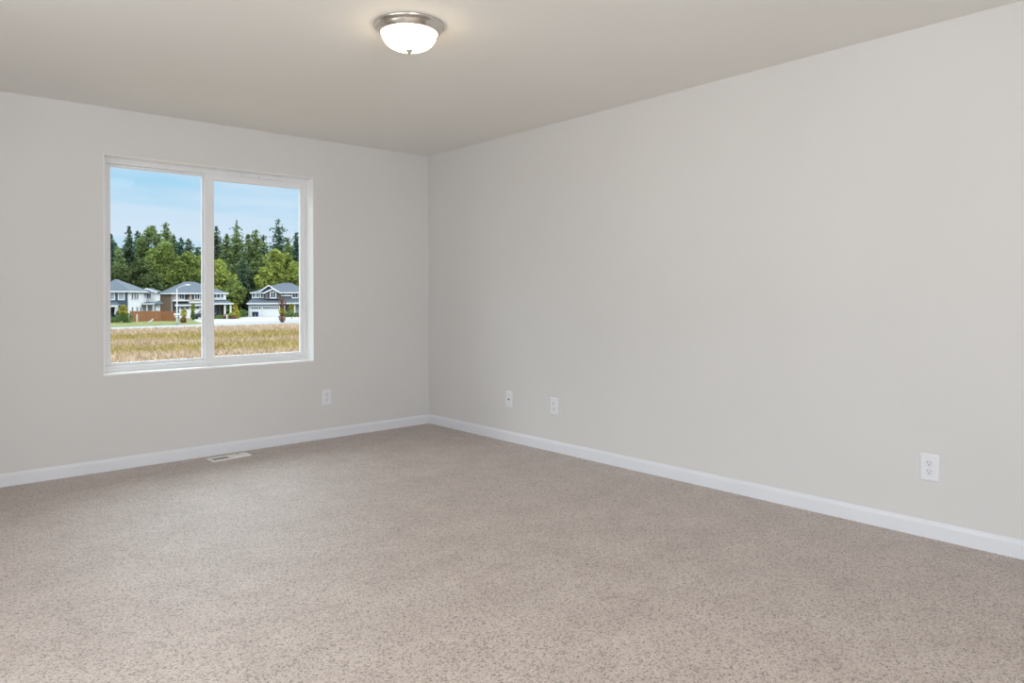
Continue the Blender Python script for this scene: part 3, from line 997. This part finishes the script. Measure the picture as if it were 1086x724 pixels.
# ---- small posts and a flag
def white_post(px, r_, hgt, label, tilt=0.0):
    t = tag(MB().prism([(-.11, 0), (.11, 0), (.11, hgt), (0, hgt + .1), (-.11, hgt)], -.1, .1, 'y').build('marker_post', M['post']), label, 'post')
    t.location = at(px, r_)
    t.rotation_euler = (0, tilt, -R(bearing(px)))
white_post(145.2, 136, 1.35, 'white post standing upright in front of the left end of the fence')
white_post(156.8, 131, 1.0, 'white board leaning aslant on the grass before the fence', R(52))
white_post(240.6, 140, 0.95, 'short white post at the kerb by the brown house porch')
t = thing('flag', 'pale flag hanging on a slanted pole at the left house porch', 'flag', at(121, 138.5), -R(bearing(121)))
MB().tube([(0.9, 0.3, 1.9), (0.2, 0, 2.75)], 0.03).build('flagpole', M['post'], t)
fl = MB()
for k in range(5):
    x = 0.75 - k * 0.16
    y = 0.05 * math.sin(k * 1.7)
    zt = 2.1 + k * 0.16
    fl.v += [(x, y, zt), (x - 0.1, y + .03, zt - 1.5 + k * .05), (x, y + .02, zt), (x - 0.1, y + .05, zt - 1.5 + k * .05)]
for k in range(4):
    o = k * 4
    fl.f += [(o, o + 4, o + 5, o + 1), (o + 3, o + 7, o + 6, o + 2)]
    fl.sm += [True, True]
fl.build('flag_cloth', M['cloth'], t)

# =================================================================== plants
def leaf_mat(name, col, var=0.45, scale=0.55):
    mt = mat(name, col, 0.8, var=var, scale=scale, detail=6, spec=0.1)
    n = mt.node_tree
    b = n.nodes['Principled BSDF']
    out = n.nodes['Material Output']
    tl = n.nodes.new('ShaderNodeBsdfTranslucent')
    src = b.inputs['Base Color'].links[0].from_socket
    n.links.new(src, tl.inputs['Color'])
    ms = n.nodes.new('ShaderNodeMixShader')
    ms.inputs[0].default_value = 0.3
    n.links.new(b.outputs[0], ms.inputs[1])
    n.links.new(tl.outputs[0], ms.inputs[2])
    n.links.new(ms.outputs[0], out.inputs['Surface'])
    return mt
ALBEDO = 0.58
LEAF = {
    'fir': leaf_mat('fir_needles', (0.095, 0.150, 0.085)),
    'blue_fir': leaf_mat('blue_fir_needles', (0.085, 0.150, 0.105)),
    'cedar': leaf_mat('cedar_sprays', (0.170, 0.235, 0.085)),
    'alder': leaf_mat('alder_leaves', (0.215, 0.275, 0.070)),
    'maple': leaf_mat('maple_leaves', (0.33, 0.385, 0.085)),
    'olive': leaf_mat('olive_leaves', (0.105, 0.145, 0.055)),
    'yellow': leaf_mat('yellow_leaves', (0.45, 0.40, 0.06)),
    'red': leaf_mat('red_leaves', (0.27, 0.13, 0.085)),
    'bush': leaf_mat('bush_leaves', (0.14, 0.22, 0.06)),
}

def leaf(mb, p, s, rn, flat=0.0):
    a = Vector((rn.gauss(0, 1), rn.gauss(0, 1), rn.gauss(0, 1) * (1 - flat))).normalized()
    b = a.cross(Vector((rn.gauss(0, 1), rn.gauss(0, 1), rn.gauss(0, 1)))).normalized()
    mb.add([p - a * s, p - b * s * .55, p + a * s, p + b * s * .55], [(0, 1, 2, 3)])

def conifer(px, py, r_, rad, leafk, label, cat='tree', bare=0.0, group='trees beyond the houses', full=0.72, seed=0, ground_r=None):
    rn = random.Random(seed * 97 + int(px * 10))
    hgt = 4.2 + (315.2 - py) / vpm(px, r_)
    rad *= 1.22
    t = thing('conifer', label, cat, at(px, r_), rn.uniform(0, 6), group)
    MB().tube([(0, 0, 0), (0, 0, hgt * .5), (0, 0, hgt * .97)], [rad * .07 + .1, rad * .03 + .05, 0.03], 8).build('trunk', M['bark'], t)
    mb = MB()
    nb = int(hgt * 3.0)
    lean = [rn.uniform(.75, 1.2) for _ in range(9)]
    for k in range(nb):
        f = (k + rn.random()) / nb
        z = hgt * (0.05 + 0.94 * f)
        rr_ = rad * min(1.0, (1 - f) ** full * 1.15 + 0.05) * rn.uniform(0.70, 1.1) * (1.0 + .18 * math.sin(k * 0.9 + seed))
        m_ = 8 if f < .7 else 7
        if f > 1 - bare:
            m_ = rn.choice((0, 2, 6))
        for q in range(m_):
            a = rn.uniform(0, 2 * PI)
            ln = rr_ * lean[int(a / (2 * PI) * 9) % 9]
            droop = rn.uniform(0.10, 0.45)
            steps = max(2, int(ln / 0.36))
            for s in range(steps):
                u = (s + .3 + .7 * rn.random()) / steps
                p = Vector((math.cos(a) * ln * u + rn.gauss(0, .1), math.sin(a) * ln * u + rn.gauss(0, .1), z - droop * ln * u * u + rn.gauss(0, .15)))
                leaf(mb, p, rn.uniform(.30, .56) * (1.1 - .35 * f), rn, 0.3)
    for k in range(nb):                                          # twiggy inner mass along the stem
        f = (k + rn.random()) / nb * .9
        for q in range(7):
            a = rn.uniform(0, 2 * PI)
            d = rad * .5 * (1 - f) ** full * rn.random() ** .5
            leaf(mb, Vector((math.cos(a) * d, math.sin(a) * d, hgt * (.05 + .94 * f))), rn.uniform(.45, .75) * (1.1 - .5 * f), rn, .1)
    for k in range(10):
        leaf(mb, Vector((rn.gauss(0, .1), rn.gauss(0, .1), hgt * (0.955 + .0045 * k))), 0.3, rn)
    mb.build('foliage', LEAF[leafk], t)
    return t

def broadleaf(px, py, r_, rad, leafk, label, base=0.15, group='trees beyond the houses', n=2600, seed=0, cat='tree'):
    rn = random.Random(seed * 131 + int(px * 10))
    hgt = 4.2 + (315.2 - py) / vpm(px, r_)
    t = thing('broadleaf_tree', label, cat, at(px, r_), rn.uniform(0, 6), group)
    tr = MB()
    tr.tube([(0, 0, 0), (0.05, 0, hgt * .4), (0, .1, hgt * .8)], [.22, .15, .04], 8)
    for k in range(5):
        a = k * 1.3
        tr.tube([(0.03, 0, hgt * (.3 + .07 * k)), (math.cos(a) * rad * .6, math.sin(a) * rad * .6, hgt * (.5 + .08 * k))], [.09, .03], 6)
    tr.build('trunk', M['bark'], t)
    mb = MB()
    lobes = []
    for k in range(26):
        f = (k + rn.random()) / 26
        z = hgt * (base + (0.92 - base) * f)
        prof = math.sin(PI * min(1, .18 + .80 * f)) ** 0.7
        a = rn.uniform(0, 2 * PI)
        d = rad * prof * rn.uniform(.35, .75)
        lobes.append((Vector((math.cos(a) * d, math.sin(a) * d, z)), rad * rn.uniform(.30, .48) * (.55 + .45 * prof)))
    lobes.append((Vector((0, 0, hgt * .93)), rad * .25))
    for c, rl in lobes:
        for q in range(n // 27):
            d = Vector((rn.gauss(0, 1), rn.gauss(0, 1), rn.gauss(0, 1))).normalized()
            p = c + d * rl * rn.uniform(.6, 1.05)
            if p.z < 0.3:
                p.z = 0.3
            leaf(mb, p, rn.uniform(.2, .42), rn)
    mb.build('foliage', LEAF[leafk], t)
    return t

def shrub(px, r_, w, hgt, leafk, label, n=260, group='garden shrubs', col=False):
    rn = random.Random(int(px * 100))
    t = thing('shrub', label, 'shrub', at(px, r_), 0, group)
    MB().tube([(0, 0, 0), (0, 0, hgt * .8)], [.05, .02], 6).build('stem', M['bark'], t)
    mb = MB()
    for k in range(n):
        f = rn.random()
        prof = (math.sin(PI * (0.12 + .86 * f)) ** .6) if not col else (1 - f) ** .5 * .9 + .1
        a = rn.uniform(0, 2 * PI)
        d = w / 2 * prof * rn.random() ** .4
        leaf(mb, Vector((math.cos(a) * d, math.sin(a) * d, .1 + f * (hgt - .1))), rn.uniform(.09, .2), rn)
    mb.build('foliage', LEAF[leafk], t)
    return t

# ---- woodland behind everything: one continuous thicket
rn = random.Random(5)
wd = MB()
for k in range(22000):
    px = rn.uniform(-170, 640)
    rr_ = rn.uniform(196, 214)
    p = at(px, rr_)
    top = 14.5 + 2.4 * math.sin(px * .21) + 1.5 * math.sin(px * .57 + 1)
    p.z = GZ + rn.random() ** .75 * top
    leaf(wd, p, rn.uniform(.5, 1.1), rn, .2)
wo_ = wd.build('thicket', LEAF['fir'])
wo_['kind'] = 'stuff'
tag(wo_, 'dark woodland thicket filling in behind the tree row', 'woodland')

# ---- conifers, left pane to right pane
conifer(117.5, 247, 184, 3.6, 'blue_fir', 'blue-green fir at the very left edge of the window')
conifer(126, 262, 176, 3.8, 'cedar', 'short olive cedar between the two leftmost firs')
conifer(137, 239.5, 186, 4.2, 'fir', 'pointed dark fir, second treetop from the left', full=.95)
conifer(146, 244, 190, 3.6, 'blue_fir', 'narrow blue-green fir just right of the pointed dark fir')
conifer(152, 250, 184, 3.4, 'fir', 'dark fir left of the tall rounded tree in the left pane')
broadleaf(161, 236.5, 182, 4.3, 'cedar', 'tall rounded green tree, highest in the left pane', base=.3, n=3600)
conifer(176, 236, 188, 4.6, 'cedar', 'tall olive conifer right of the rounded tree in the left pane', full=.7)
conifer(184, 248, 194, 3.6, 'fir', 'dark fir showing behind the olive conifer shoulder')
conifer(192, 252, 188, 3.4, 'blue_fir', 'small pointed blue-green fir above the left end of the brown house roof')
conifer(200, 253, 186, 4.2, 'fir', 'broad dark fir right above the street lamp')
conifer(209, 262, 190, 3.6, 'fir', 'low dark fir left of the window centre bar')
conifer(219, 249, 186, 4.2, 'blue_fir', 'dark fir cut by the window centre bar')
conifer(229.5, 240, 186, 3.6, 'fir', 'dark fir at the left edge of the right pane')
conifer(240.5, 248, 184, 4.0, 'cedar', 'green conifer second from left in the right pane')
conifer(251, 233.5, 190, 4.4, 'cedar', 'tall conifer with thin wispy top in the right pane', bare=.18)
conifer(263.5, 248, 182, 3.8, 'cedar', 'slim conifer right of the wispy-topped one')
conifer(271.5, 243.5, 182, 3.4, 'cedar', 'straight columnar conifer in the middle of the right pane', full=.55)
conifer(279.5, 249, 186, 3.8, 'fir', 'dark conifer left of the spiky dead-topped fir')
conifer(295.5, 232, 192, 4.6, 'blue_fir', 'tallest blue fir with a sparse spiky top, right pane', bare=.30, full=.6)
conifer(305, 253, 186, 3.8, 'cedar', 'olive conifer between the spiky fir and the right edge')
conifer(314.5, 246.5, 190, 3.6, 'blue_fir', 'blue fir at the right edge of the right pane')
conifer(258, 272, 172, 4.2, 'fir', 'dark lower conifer beside the grey house, in shade')
conifer(246, 282, 174, 3.6, 'cedar', 'small olive conifer behind the bright maple')
conifer(270, 275, 174, 3.8, 'cedar', 'dense green conifer behind the left end of the grey house')
# ---- broadleaf trees in front of them
broadleaf(176, 258, 171, 6.2, 'alder', 'large bright green alder behind the brown house', n=5200)
broadleaf(150, 276, 168, 5.0, 'olive', 'olive green round tree behind the white house', n=4000, seed=2)
broadleaf(126, 280, 168, 4.6, 'olive', 'dark olive green round tree behind the white house roof at left', n=3600)
broadleaf(199, 268, 171, 5.0, 'alder', 'green broadleaf tree behind the brown house roof', n=4200, seed=4)
broadleaf(214, 270, 173, 4.4, 'maple', 'yellow-green tree just left of the window centre bar', n=3400)
broadleaf(232, 276, 168, 4.6, 'maple', 'bright yellow-green maple left in the right pane', n=4400)
broadleaf(243, 296, 166, 4.0, 'alder', 'lower green tree at the foot of the bright maple', n=3200)
broadleaf(292, 264, 172, 4.2, 'maple', 'tall bright yellow-green maple behind the grey house', n=4400)
broadleaf(281, 283, 169, 3.2, 'maple', 'small yellow-green tree over the grey house garage', n=2600)
broadleaf(303, 268, 176, 4.0, 'alder', 'green tree right of the tall bright maple', n=3200)
broadleaf(312, 278, 171, 3.8, 'maple', 'bright yellow-green tree at the right edge of the pane', n=3200)
# ---- young street trees
def young(px, r_, hgt, w, kinds, label):
    rn = random.Random(int(px * 7))
    t = thing('young_tree', label, 'tree', at(px, r_), 0, 'young street trees')
    MB().tube([(0, 0, 0), (0, 0, hgt * .9)], [.05, .02], 6).build('trunk', M['bark'], t)
    for (f0, f1, k_) in kinds:
        mb = MB()
        for k in range(240):
            f = rn.random()
            a = rn.uniform(0, 2 * PI)
            d = w / 2 * math.sin(PI * (.1 + .8 * f)) * rn.random() ** .5
            leaf(mb, Vector((math.cos(a) * d, math.sin(a) * d, hgt * (f0 + (f1 - f0) * f))), rn.uniform(.1, .2), rn)
        mb.build('foliage', LEAF[k_], t)
young(299.3, 121, 4.0, 1.2, [(.02, .40, 'red'), (.30, .62, 'yellow'), (.58, 1.0, 'red')], 'young red and yellow street tree before the grey house garage')
young(309.3, 138, 2.9, 1.0, [(.35, .7, 'maple'), (.6, 1.0, 'yellow')], 'young green and yellow tree before the grey house porch')
young(194.6, 127, 2.3, 1.1, [(.0, .42, 'red'), (.35, 1.0, 'yellow')], 'young tree with yellow top and red base right of the street lamp')
young(204.6, 140, 3.0, .9, [(.05, .6, 'bush'), (.5, 1.0, 'maple')], 'slim green young tree in front of the white garage door')
young(130.5, 133, 3.0, 1.5, [(.1, .6, 'bush'), (.4, 1.0, 'yellow')], 'young yellow-green tree left of the fence')
# ---- shrubs
shrub(120, 135, 2.0, .9, 'bush', 'low dark shrub at the left porch')
shrub(125.5, 136.5, 1.0, 2.0, 'fir', 'dark upright shrub beside the left porch column')
shrub(135, 134, 2.0, 1.6, 'bush', 'green bush at the left end of the fence', 360)
shrub(249.3, 147, 1.5, 3.0, 'yellow', 'tall yellow conical shrub right of the brown house porch', 420, col=True)
shrub(251.6, 146, 1.2, 1.7, 'yellow', 'shorter yellowish shrub at the foot of the conical one', 300)
shrub(245.2, 145.5, 1.8, 1.2, 'maple', 'yellow-green shrub below the porch corner', 300)
shrub(240.5, 146.5, 2.2, .9, 'red', 'reddish shrub at the porch foot of the brown house', 300)
shrub(246.8, 144.5, 1.2, .7, 'red', 'low red shrub before the yellow conical shrub')
shrub(233, 147, 2.4, .7, 'bush', 'low green shrub under the dark porch window')
shrub(257.5, 156, 2.4, 1.6, 'bush', 'green bush between the two houses', 360)
shrub(305, 153.5, 1.8, .8, 'bush', 'low green shrub beside the grey house garage')
shrub(314.5, 154, 2.2, .9, 'bush', 'green shrub below the grey house porch')
shrub(318.8, 152.5, 1.6, .6, 'red', 'low reddish shrub at the right edge of the pane')
